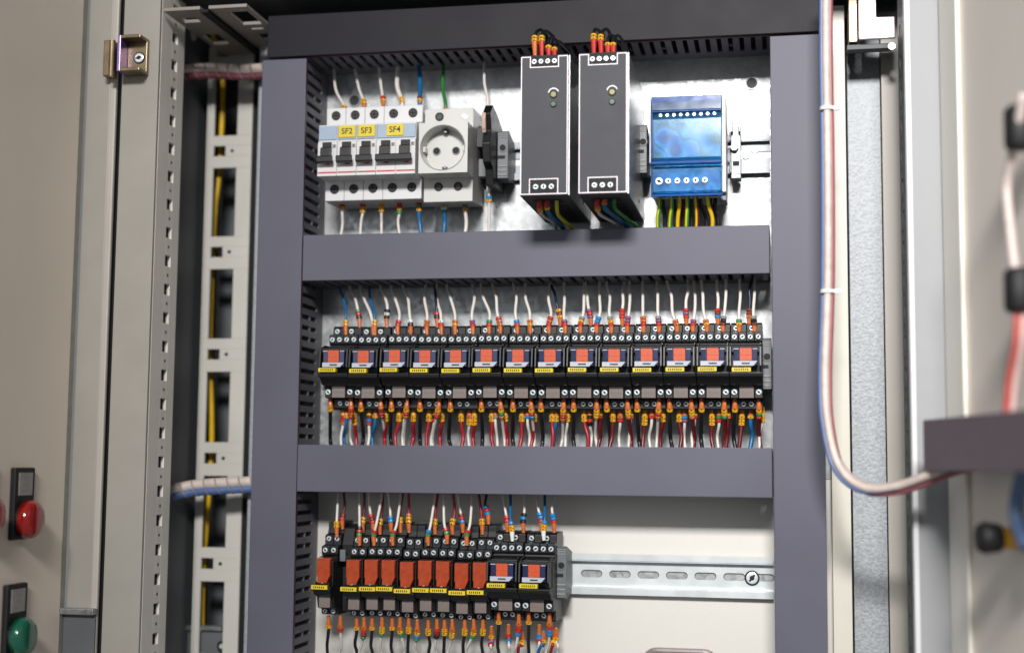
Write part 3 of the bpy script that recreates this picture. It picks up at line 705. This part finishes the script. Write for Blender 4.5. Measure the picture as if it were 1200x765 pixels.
rj = random.Random(11)
for o in list(COL.objects):
    if o.name.startswith('yellow_label') and o.parent and 'relay' in o.parent.name:
        o.location += Vector((rj.uniform(-.7, .7), 0, rj.uniform(-.35, .35)))*S; o.rotation_euler.y = rj.uniform(-.004, .004)
    if o.type == 'EMPTY' and o.name.startswith(('relay_module', 'slim_relay')):
        o.location += Vector((rj.uniform(-.12, .12), rj.uniform(-.7, .3), rj.uniform(-.3, .3)))*S; o.rotation_euler.z = rj.uniform(-.006, .006); o.rotation_euler.y = rj.uniform(-.005, .005)
    if o.name.startswith('screw') and o.parent and 'relay' in o.parent.name:
        o.location.y += rj.uniform(-.3, .15)*S
# ================================================================== WIRES
jr = random.Random(5)
def wire(col, pts, r, label, markers='', ferrule=None, fpos=None, mpos=None, mdir=None, group=None, fr=1.9, flen=8, k=7, stripe=None):
    """pts from terminal outwards; ferrule sits on the first stretch, marker letters follow"""
    if len(pts) > 3:
        pts = [Vector(p) for p in pts]
        for q in range(2, len(pts)-2 if len(pts) > 4 else len(pts)-1): pts[q] = pts[q] + Vector((jr.uniform(-1.7, 1.7), jr.uniform(-2, 1), jr.uniform(-1, 1)))
    P = smooth_path(pts, k)
    t = thing('wire', label, 'wire', pts[0], group)
    b = MB(); b.tube(P, r, WM[col] if isinstance(col, str) else col, 8); ins = b.build('insulation', t, 0, True)
    if stripe:
        b = MB(); off = Vector((r*.55, -r*.62, 0)); b.tube([p+off for p in P], r*.5, stripe, 6); b.build('green_stripe', t, 0, True)
    # cumulative
    def along(d):
        acc = 0
        for i in range(len(P)-1):
            L = (P[i+1]-P[i]).length
            if acc+L >= d: return P[i] + (P[i+1]-P[i])*((d-acc)/L)
            acc += L
        return P[-1]
    if ferrule:
        b = MB(); b.tube([along(0), along(flen*.7), along(flen)], fr, ferrule, 10, True, [fr*.75, fr, fr*1.15]); b.build('ferrule', t, 0, False)
    if markers:
        d = flen if mpos is None else mpos
        b = MB()
        for i, c in enumerate(markers):
            a = along(d+i*2.9+.15); e = along(d+(i+1)*2.9-.1)
            b.tube([a, a+(e-a)*.12, a+(e-a)*.88, e], 2.3, MK[c], 10, True, [2.1, 2.6, 2.6, 2.1])
        b.build('marker_sleeve', t)
        if any(c in 'yow' for c in markers) :
            b = MB()
            for i, c in enumerate(markers):
                if c in 'yow':
                    a = along(d+(i+.5)*2.9); b.box(a.x-.7, a.x+.5, a.y-2.68, a.y-2.55, a.z-.5, a.z+.5, print_d)
            b.build('marker_print', t)
    return t
def mk(s):
    names = []
    for c in s:
        if MKN[c] not in names: names.append(MKN[c])
    if not names: return 'no marker'
    return (' and '.join(names[:2])) + ' marker'
UZ1 = 184.1
# --- upper wires of the middle row: (marker u, marker v, entry u, entry v, colour, marker)
top2 = [(405,380,404,338,'blue','yy'),(421,372,419,339,'white','krg'),(437,380,429,338,'white',''),(439,380,440,338,'blue','yy'),(453,372,456,339,'white','kwk'),
 (466,382,466,338,'white','rr'),(481,378,480,338,'white','kw'),(500,382,505,337,'white','oo'),(512,371,516,337,'navy','kr'),(517,382,518,337,'white','rw'),(533,381,530,337,'white','yo'),
 (554,381,559,336,'white','rp'),(573,380,569,336,'white','rg'),(586,380,581,335,'white','oor'),(606,380,606,335,'white','rb'),(621,379,620,335,'white','yo'),
 (643,380,648,334,'white','ror'),(656,369,647,333,'navy','yny'),(662,381,664,334,'white','rp'),(680,380,687,333,'white','rye'),(692,371,688,333,'white','prp'),
 (699,380,705,333,'white','rbb'),(716,379,712,332,'white','rye'),(729,367,733,332,'white','rrr'),(735,379,743,337,'white','rpp'),(754,379,754,331,'white','roo'),
 (772,378,771,331,'white','rpe'),(793,380,782,329,'white','oo'),(804,367,806,329,'white','rpr'),(812,381,813,329,'white','rp'),(828,379,822,328,'white','yo'),
 (841,367,840,328,'white','bnr'),(847,380,851,327,'white','nke'),(866,378,867,327,'white','yg'),(878,366,881,326,'navy','onn'),(884,380,885,327,'white','nke')]
for i, (mu, mv, eu, ev, c, ms) in enumerate(top2):
    low = mv < 375
    yT = 21 if low else 16.5
    term = at(mu+.5, 393 if not low else 384, yT)
    mid = at(mu, mv+1, yT+1); up = at(mu+(eu-mu)*.35, mv-14, yT+3)
    e = at_z(eu, ev, UZ1); e.y = max(8, min(40, e.y))
    ent = Vector((e.x, e.y, UZ1-1)); ins = Vector((e.x, e.y, UZ1+9))
    n = min(13, max(0, int((term.x-23.5)/26.92)))
    side = 'left' if (term.x-23.5) % 26.92 < 14 else 'right'
    nm = c.replace('_', ' ')
    wire(c, [term, mid, up, (up+ent)/2+Vector((0, -1.5, 0)), ent, ins], 1.2 if c != 'white' else 1.35,
         'upper %s wire with %s, %s %s of %s relay, middle row' % (nm, mk(ms), 'high' if low else 'low', side, ORD[n]), ms, orange_m, group='wires above the middle relay row')
# --- lower wires of the middle row: (u at terminal, v terminal, u at exit, colour, markers, ferrule material)
bot2 = []
B = [('black','yn'),('black','y'),('black','y'),('black','y'),('black','y'),('black','y'),('black','y'),('black','y'),('black','y'),('black','y'),('black','y'),('black','y'),('black','y'),('black','y')]
bl = [387,423,458.5,492,527.5,564,601,634,672,710.5,746,784,822,861]
rd_ = [(402.5,400,'white','rro'),(433,431,'white','nbr'),(468,464,'red','yy'),(503,500,'red','yy'),(540.5,541,'red','yy'),(576,578,'red','yy'),(612,609,'red','yy'),(647,647,'red','yy'),(684,689,'red','yy'),(719,714,'dark_red','yy'),(756,753,'dark_red','yyy'),(796,797,'dark_red','yy'),(834,836,'dark_red','yyy'),(870,866,'dark_red','yyy')]
md = [(406,404,'blue','y'),(440,437,'blue','y'),(474,472,'white','n'),(510,505,'white','kr'),(550,550,'white','oyy'),(580,583,'white','e'),(618,620,'white','b'),(652,648,'blue','yy'),(691,692,'white','krk'),(727,726,'white','or'),(764,762,'white','r'),(802,803,'white','bp'),(843,842,'white','gr'),(880,879,'blue','y')]
wh = [(411,413,'white','ror'),(446,450,'white','nrn'),(477,473,'white','yro'),(515,507,'white','yor'),(550,550,'white',''),(586,592,'white','ygo'),(622,626,'white','yrb'),(661,657,'white','yoro'),(699,700,'white','yyy'),(735,740,'dark_red','yyo'),(772.5,769,'white','yro'),(810,813,'dark_red','yyo'),(849,848,'dark_red','yyg'),(889,892,'dark_red','ygr')]
rr2 = [(415,418,'red','yyy'),(452,451,'red','yyn'),(485,482,'red','yy'),(518,516,'red','yy'),(556,555,'red','yyy'),(592,594,'red','yy'),(627,622,'red','yy')]
words = {'l': 'leftmost', 'r': 'short', 'm': 'middle', 'w': 'right-hand', 'q': 'rear'}
def low2(i, u, ue, c, ms, which):
    if which in 'l': yT, v0 = 9.5, 466
    elif which == 'w': yT, v0 = 9, 467
    else: yT, v0 = 22, 481
    term = at(u, v0, yT); z_e = 40
    if which in 'rmq': term.z += 3
    a = at(u+(ue-u)*.25, v0+16, yT+1); bb = at(u+(ue-u)*.8, 511, 22 + (2 if which == 'r' else 8)); e = at(ue, 524, 20 + (2 if which == 'r' else 8)); e.z = 39; ins = e + Vector((0, 0, -10))
    r = {'black': 1.75, 'red': 1.75, 'dark_red': 1.75, 'blue': 1.8, 'white': 1.3}[c]
    fm = orange_m if which in 'lwm' else yellow2
    wire(c, [term, a, bb, e, ins], r, 'lower %s %s wire with %s under the %s relay, middle row' % (words[which], c.replace('_', ' '), mk(ms), ORD[i]),
         ms, fm, group='wires below the middle relay row', flen=9 if which in 'lw' else 7, fr=2.1)
for i in range(14):
    low2(i, bl[i], bl[i]+(4 if i in (9, 10, 11) else 1), 'black', 'y' , 'l')
    low2(i, rd_[i][0], rd_[i][1], rd_[i][2], rd_[i][3], 'r')
    low2(i, md[i][0], md[i][1], md[i][2], md[i][3], 'm')
    if wh[i][3] or i != 4: low2(i, wh[i][0], wh[i][1], wh[i][2], wh[i][3], 'w')
    if i >= 7: low2(i, wh[i][0]+4.5, wh[i][0]+1.5, 'white' if i % 2 else 'dark_red', ('o', 'yy', 'r')[i % 3], 'q')
    if i < len(rr2): low2(i, rr2[i][0], rr2[i][1], rr2[i][2], rr2[i][3], 'q')
# --- lower row, upper wires: (marker u, marker v, entry u, colour, markers, depth kind)
top3 = [(394.5,617,397.5,'white','yy',0),(401,608,404,'dark_red','rn',1),(421,627,422,'white','grk',0),(425,612,428,'dark_red','yy',1),(437,612,433,'white','rnr',1),(438,627,449,'white','gr',0),(445,614,450,'dark_red','yy',1),
 (458,611,456,'white','bb',1),(460,627,471,'white','gr',0),(469,612,473,'dark_red','yy',1),(479,612,480,'red','yyo',1),(501.5,627,511,'white','gb',0),(509.5,614,514,'red','yy',1),(523.6,625,521,'white','gr',0),
 (530,614,532,'red','yy',1),(542,612,537,'white','brn',1),(547,627,554,'white','gr',0),(565,614,562,'red','yy',1),(572,602,571,'navy','brb',1),
 (594,609,590,'white','rr',2),(600,622,599,'blue','yyb',3),(613,610,614,'white','kbk',2),(634,609,629,'white','rbb',2),(637,621,639,'blue','yyb',3),(649,610,650,'white','rbb',2)]
for i, (mu, mv, eu, c, ms, kd) in enumerate(top3):
    yT = {0: 14, 1: 24, 2: 20, 3: 10}[kd]; tv = mv + {0: 12, 1: 12, 2: 14, 3: 12}[kd]
    term = at(mu+.5, tv, yT); mid = at(mu, mv, yT+1); up = at(mu+(eu-mu)*.5, mv-14, yT+3)
    e = at(eu, 583, 30); ent = Vector((e.x, 27, -1)); ins = ent + Vector((0, 0, 9))
    if up.z > -9: up = (mid+ent)/2
    wire(c, [term, mid, up, ent, ins], 1.2, 'upper %s wire with %s, %s from left above the lower relays' % (c.replace('_', ' '), mk(ms), ORD[i]),
         ms, white_mk if kd == 3 else orange_m, group='wires above the lower relay row')
bot3 = [(385,718,384,'black','y'),(399,718,397,'white','or'),(418,720,419,'black','y'),(426.5,720,420,'white','orng'),(436,720,437,'black','y'),(447.7,720,448,'white','yyg'),(459.6,720,460,'black','y'),
 (469,720,474,'white','oyg'),(479,720,478,'black','yy'),(489,722,488,'white','oybg'),(502,722,502,'black','yy'),(512,722,512,'white','rnk'),(521,722,520,'black','yy'),(530,722,524,'white','oyy'),
 (544.6,722,543,'black','yy'),(555,722,546,'white','oyg'),(566,722,566,'black','yy'),(576,730,577,'white','yrbr'),(584.5,713,585,'black','y'),(596,728,597,'white','rnb'),(608,715,601,'white','orrb'),
 (612,735,607,'red','yy'),(619.7,713,620,'black','y'),(632,728,631,'white','bbr'),(637,735,630,'blue','y'),(644,715,639,'white','orbb'),(648,732,645,'red','yyy'),(652,732,653,'white','y')]
for i, (u, v, ue, c, ms) in enumerate(bot3):
    yT = 8 if v < 725 else 20
    term = at(u, v+3, yT); a = at(u, v+20, yT+2); bb = at((u+ue)/2, 755, 18); e = at(ue, 770, 24); f = e + Vector((0, 4, -35))
    wire(c, [term, a, bb, e, f], 1.45 if c != 'white' else 1.2, 'lower %s wire with %s, %s from left below the lower relays' % (c, mk(ms), ORD[i]),
         ms, orange_m, group='wires below the lower relay row', fr=1.8)
# --- breakers
def up1(mu, mv, eu, ev, c, ms, label, zend=None, y=22, r=1.35, ferr=None):
    term = at(mu, mv+(10 if zend is None else zend), y); e = at_z(eu, ev, 386.1); e.y = max(8, min(42, e.y)); ent = Vector((e.x, e.y, 385.5))
    mid = at(mu, mv-2, y); mm = (mid+ent)/2 + Vector((0, -2, -3))
    return wire(c, [term, mid, mm, ent, ent+Vector((0, 0, 10))], r, label, ms, ferr or orange_m, group='wires above the breakers', flen=7)
up1(403, 126, 394, 84, 'white', 'y', 'white wire entering the top of the leftmost breaker')
up1(426.5, 122, 420, 84, 'white', 'yy', 'white wire with yellow marker entering the SF2 breaker from above')
up1(449, 119, 447, 82, 'white', 'yr', 'white wire with red and yellow marker entering the SF3 breaker from above')
up1(471, 120, 470, 82, 'white', 'yy', 'double white wire entering left pole of the SF4 breaker from above', r=2.1)
up1(492, 119, 493.5, 80, 'blue', 'yn', 'thick blue wire entering right pole of the SF4 breaker from above', r=2.1)
up1(522, 124, 522.5, 79, 'green', '', 'green wire entering the top of the power socket module', r=1.6, zend=12)
up1(571.5, 119, 571, 78, 'white', 'yn', 'white wire with brown and yellow marker entering the black fuse holder', zend=22, y=20, ferr=white_mk)
def dn1(mu, mv, eu, c, ms, label, y=26, r=1.35, fm=None):
    term = at(mu, mv-12, y); mid = at(mu, mv+3, y); e = at((mu+eu)/2, 262, y+2); f = at(eu, 280, y); 
    return wire(c, [term, mid, e, f, f+Vector((0, 0, -5))], r, label, ms, fm or red_m, group='wires below the breakers', fr=2.4, flen=6.5)
dn1(401, 246, 399, 'white', 'y', 'white wire leaving the bottom of the leftmost breaker')
dn1(425, 246, 422, 'white', 'yy', 'white wire leaving the bottom of the SF2 breaker')
dn1(447, 245, 447, 'white', 'yy', 'white wire leaving the bottom of the SF3 breaker', fm=yellow2)
dn1(468, 247, 469, 'white', 'yg', 'white wire leaving the left pole of the SF4 breaker')
dn1(491, 244, 494, 'blue', 'gy', 'blue wire leaving the right pole of the SF4 breaker', r=2)
dn1(520.5, 242, 519, 'blue', 'yw', 'blue wire leaving the left bottom of the power socket module', r=2)
dn1(545, 240, 544, 'white', 'ygy', 'pale wire with green and yellow marker leaving the power socket module', r=1.7)
t_ = at(572, 208, 18); wire('white', [t_, at(573, 230, 22), at(572, 262, 26), at(572, 282, 26)], 1.3, 'white wire with blue and yellow marker below the black fuse holder', 'by', white_mk, mpos=16, group='wires below the breakers', flen=12)
# --- power supply wires
for n, (xs, zt, off) in enumerate((((616.5+10.5, 635, 643, 650), (42, 42, 50, 56), 0), ((696, 704.5, 712.5, 719), (40, 41, 47, 47), 0))):
    for k, (u, v) in enumerate(zip(xs, zt)):
        base = at(u, 66, -58); tip = at(u, v, -54)
        t_ = wire('black', [base, tip, tip+Vector((1, 16, 9)), tip+Vector((2, 52, 14)), tip+Vector((2, 66, 16))], 1.4,
            'black wire with red ferrule and yellow marker, %s on top of the %s power supply' % (ORD[k], ('left', 'right')[n]), 'yy' if k < 2 else 'y', red_m if (k or n) else orange_m,
            group='wires on top of the power supplies', fr=2.2, flen=max(5, (66-v)*.72-5))
for n, x in enumerate((0, 39.0)):
    sp = [('white', 214.5+7, red_m, 'oy', 1.5), ('blue', 214.5+13, red_m if n == 0 else orange_m, 'y' if n == 0 else '', 2.2), ('yellow_green' if n == 0 else 'green', 214.5+21, None, '', 1.6)]
    for k, (c, xx, fm, ms, r) in enumerate(sp):
        p = Vector((xx+x*1.22, -50, 241)); n2 = n
        wire(c, [p, p+Vector((-.2, 3, -7)), p+Vector((.5+n2*1.5, 18, -10)), p+Vector((2+n2*5, 44, -11)), p+Vector((4+n2*8, 62, -14)), p+Vector((5+n2*9, 72, -28))], r,
             '%s wire looping under the %s power supply' % (c.replace('_', ' '), ('left', 'right')[n]), ms, fm, group='wires under the power supplies', fr=2.6, flen=5)
# --- wires under the blue module
for k, (u, ue, c) in enumerate(((772, 773, 'yellow_green'), (787, 785, 'yellow_green'), (795.5, 795, 'yellow'), (805, 804, 'yellow_green'), (815, 816, 'yellow'), (828, 834, 'yellow'))):
    p = at(u, 224, 4)
    wire(c, [p, at((u*.8+ue*.2)+.8, 240, 6), at(ue, 258, 10), at(ue-.5, 285, 14)], 1.75, '%s striped earth wire, %s from left under the blue module' % (c.replace('_', ' and '), ORD[k]), '', red_m if k in (1, 5) else grey_mk, group='earth wires under the blue module', flen=5, fr=2, stripe=(W_green if 'green' in c else W_dred if k == 4 else None))
for k, (u, ue, c) in enumerate(((777, 779, 'black'), (790, 791, 'black'), (801, 800, 'dark_red'), (810, 811, 'black'), (821, 826, 'black'), (833, 842, 'black'), (838, 838, 'black'), (799, 799, 'black'))):
    p = at(u, 226, 16); wire(c, [p, at(u, 240, 18), at(ue, 258, 22), at(ue, 288, 24)], 1.7, '%s wire %s from left behind the earth wires under the blue module' % (c.replace('_', ' '), ORD[k]), '', None, group='dark wires under the blue module')

# ================================================================== CABLE BUNDLES
def bundle(name, label, pts, offs, r, ties=(), wrap=False, k=10):
    t = thing(name, label, 'cable', pts[0]); P = smooth_path(pts, k)
    for (M, ox, oy, oz, rr) in offs:
        b = MB(); b.tube([p+Vector((ox, oy, oz)) for p in P], rr, M, 10); b.build('cable_core', t, 0, True)
    if wrap:
        hx = []; L = 0; n = 0
        dense = [P[i]+(P[i+1]-P[i])*(j/10) for i in range(len(P)-1) for j in range(10)]
        for i, p in enumerate(dense[:-1]):
            d = (dense[i+1]-p); L += d.length; d.normalize(); a = Vector((0, 1, 0)); a = (a-d*a.dot(d)).normalized(); bb = d.cross(a); q = L*2*math.pi/11
            hx.append(p+(a*math.cos(q)+bb*math.sin(q))*r)
        b = MB(); b.tube(hx, .7, mat('clear_wrap', '#b5a8a2', .35, alpha=.55), 6); b.build('spiral_wrap', t, 0, True)
    for (i) in ties:
        p = P[int(i*(len(P)-1))]; b = MB(); b.tube([p+Vector((0,0,-1.4)), p+Vector((0,0,1.4))], r*1.08, white_mk, 14); b.box(p.x+r*.7, p.x+r+5, p.y-2, p.y+1, p.z-1.5, p.z+1.5, white_mk); b.build('cable_tie', t)
    return t
pts = [at(968, -30, -60), at(968, 60, -60), at(970, 200, -60), at(970, 330, -60), at(967, 430, -62), at(969, 490, -66), at(982, 545, -72), at(1010, 572, -84), at(1048, 572, -100), at(1085, 560, -120), at(1120, 548, -140), at(1170, 540, -165)]
bundle('cable_bundle', 'white red and blue cable bundle hanging down right duct and swinging to the door', pts,
       [(mat('bundle_white', '#c4b6ae', .4), 0, -1.5, 1.2, 3.0), (mat('bundle_blue', '#5a6b96', .4), -3.4, 1.5, -.8, 2.1), (mat('bundle_red', '#8f5058', .4), 3.2, .5, -2.6, 2.3), (mat('bundle_grey', '#a99c96', .4), 1.6, 2.2, 3.4, 2.0)], 5.2, (.14, .29), False)
bundle('spiral_conduit', 'pink and white spiral-wrapped cable crossing the gap at upper left', [at(195, 86, 30), at(213, 85, 35), at(250, 83, 40), at(285, 85, 42), at(315, 83, 45)],
       [(mat('conduit_pink', '#dccac2', .4), 0, 0, 2.2, 5.2), (mat('conduit_wine', '#7a3d48', .4), 0, -.5, -4.2, 3.6)], 7.4, (), True)
bundle('spiral_conduit', 'white and blue spiral-wrapped cable crossing the gap at lower left', [at(180, 582, 30), at(196, 578, 35), at(225, 572, 40), at(260, 569, 42), at(305, 567, 45)],
       [(mat('conduit_white', '#c2b6ae', .4), 0, 0, 2.6, 5.0), (mat('conduit_blue', '#4d6594', .4), 0, -.5, -3.8, 4.0)], 7.4, (), True)
pts = [at(243, 20, 60), at(253, 55, 88), at(261, 100, 95), at(257, 200, 98), at(252, 245, 98), at(248, 330, 98), at(246, 420, 98), at(248, 520, 98), at(240, 640, 98), at(237, 700, 96), at(236, 790, 96)]
b = MB(); b.tube(smooth_path(pts, 10), 2.7, W_yel, 10)
tag(b.build('yellow_cable', None, 0, True, origin=pts[0]), 'yellow cable running down behind the punched left frame', 'cable')

# ================================================================== RIGHT DOOR FITTINGS
D = Vector((69.5, -362, 0)).normalized(); N = Vector((D.y, -D.x, 0)); N = N if N.x < 0 else -N     # along the door, and off its face
def on_door(s, off, z): 
    p = Vector((545, -58, 0)) + D*s + N*off; return Vector((p.x, p.y, z))
def dpoly(s0, s1, o0, o1): return [tuple(on_door(s, o, 0)[:2]) for s, o in ((s0, o0), (s1, o0), (s1, o1), (s0, o1))]
t = thing('door_cable_duct', 'blurred grey-purple cable duct mounted across the right door', 'cable duct', on_door(60, 0, 28))
MB().prism(dpoly(56, 320, 0, 38), 24, 59, duct_wall, 'z').build('duct_base', t, .8)
MB().prism(dpoly(55, 320, 38.2, 41), 23.4, 59.6, mat('door_duct_cover', '#6a6068', .45)).build('cover', t, .8) if False else MB().prism(dpoly(55, 320, 38.2, 41), 23.4, 59.6, mat('door_duct_cover', '#6a6068', .45), 'z').build('cover', t, .8)
def rear_button(u, v, s_off, label, collar, size=11):
    return
def ray_door(u, v, off):
    d = RIGHT * ((u - 600) / FPX) + FWD + UP * (-(v - 382.5) / FPX)
    o = Vector((545, -58, 0)) + N*off; n = N; tt = (o-CAM).dot(n)/d.dot(n); return CAM + d*tt
def fitting(name, label, u, v, off, mats):
    p = ray_door(u, v, off); t = thing(name, label, 'push button', ray_door(u, v, 0)); 
    return t, p
t, p = fitting('push_button', 'blurred black push button rear with orange collar low on right door', 1157, 630, 30, None)
b = MB(); b.tube([p+N*6, p+N*2, p-N*8, p-N*10], 10, black_soft, 20, True, [8.5, 10.5, 9, 5]); b.build('contact_block', t, 0, True)
b = MB(); b.tube([p-N*10, p-N*20], 7, yellow2, 16); b.build('collar', t)
b = MB(); b.tube([p-N*20, p-N*30], 12, white_mk, 20); b.build('nut', t)
for (u, v, lab) in ((1194, 150, 'blurred black connector upper one on the right door'), (1194, 340, 'blurred black connector on right door above the grey duct')):
    t, p = fitting('connector', lab, u, v, 22, None); t['category'] = 'connector'
    b = MB(); b.tube([p+Vector((0,0,14)), p+Vector((0,0,11)), p+Vector((0,0,-11)), p+Vector((0,0,-14))], 9, black_soft, 18, True, [6, 9, 9, 7]); b.build('plug_body', t, 0, True)
    b = MB(); b.tube([p+Vector((0,0,0)), p-N*20], 5, black, 14); b.build('stem', t, 0, True)
pp = [ray_door(u, v, 24) for u, v in ((1200, 110), (1190, 165), (1180, 215), (1184, 270), (1190, 325), (1192, 350))]
b = MB(); b.tube(smooth_path(pp, 8), 3.0, mat('door_cable', '#c2b4ae', .4), 12); tag(b.build('door_cable', None, 0, True, origin=pp[0]), 'blurred pale cable curving between two black connectors on right door', 'cable')
t = thing('door_cable', 'blurred red and white cable pair rising from the grey door duct', 'cable', ray_door(1180, 488, 24))
pp = [ray_door(u, v, 24) for u, v in ((1192, 350), (1190, 400), (1182, 445), (1177, 500))]
b = MB(); b.tube(smooth_path(pp, 8), 2.2, mat('door_cable_red', '#b4564f', .4), 12); b.build('red_core', t, 0, True)
b = MB(); b.tube([q+Vector((4.2, 0, 0)) for q in smooth_path(pp, 8)], 2.2, mat('door_cable_pink', '#c9aca6', .4), 12); b.build('white_core', t, 0, True)
pp = [ray_door(u, v, 26) for u, v in ((1203, 530), (1198, 560), (1192, 590), (1194, 615), (1204, 640))]
b = MB(); b.tube(smooth_path(pp, 8), 5, mat('door_cable_blue', '#4d6484', .45), 14); tag(b.build('blue_cable', None, 0, True, origin=pp[0]), 'thick blurred blue cable dropping to the black push button', 'cable')
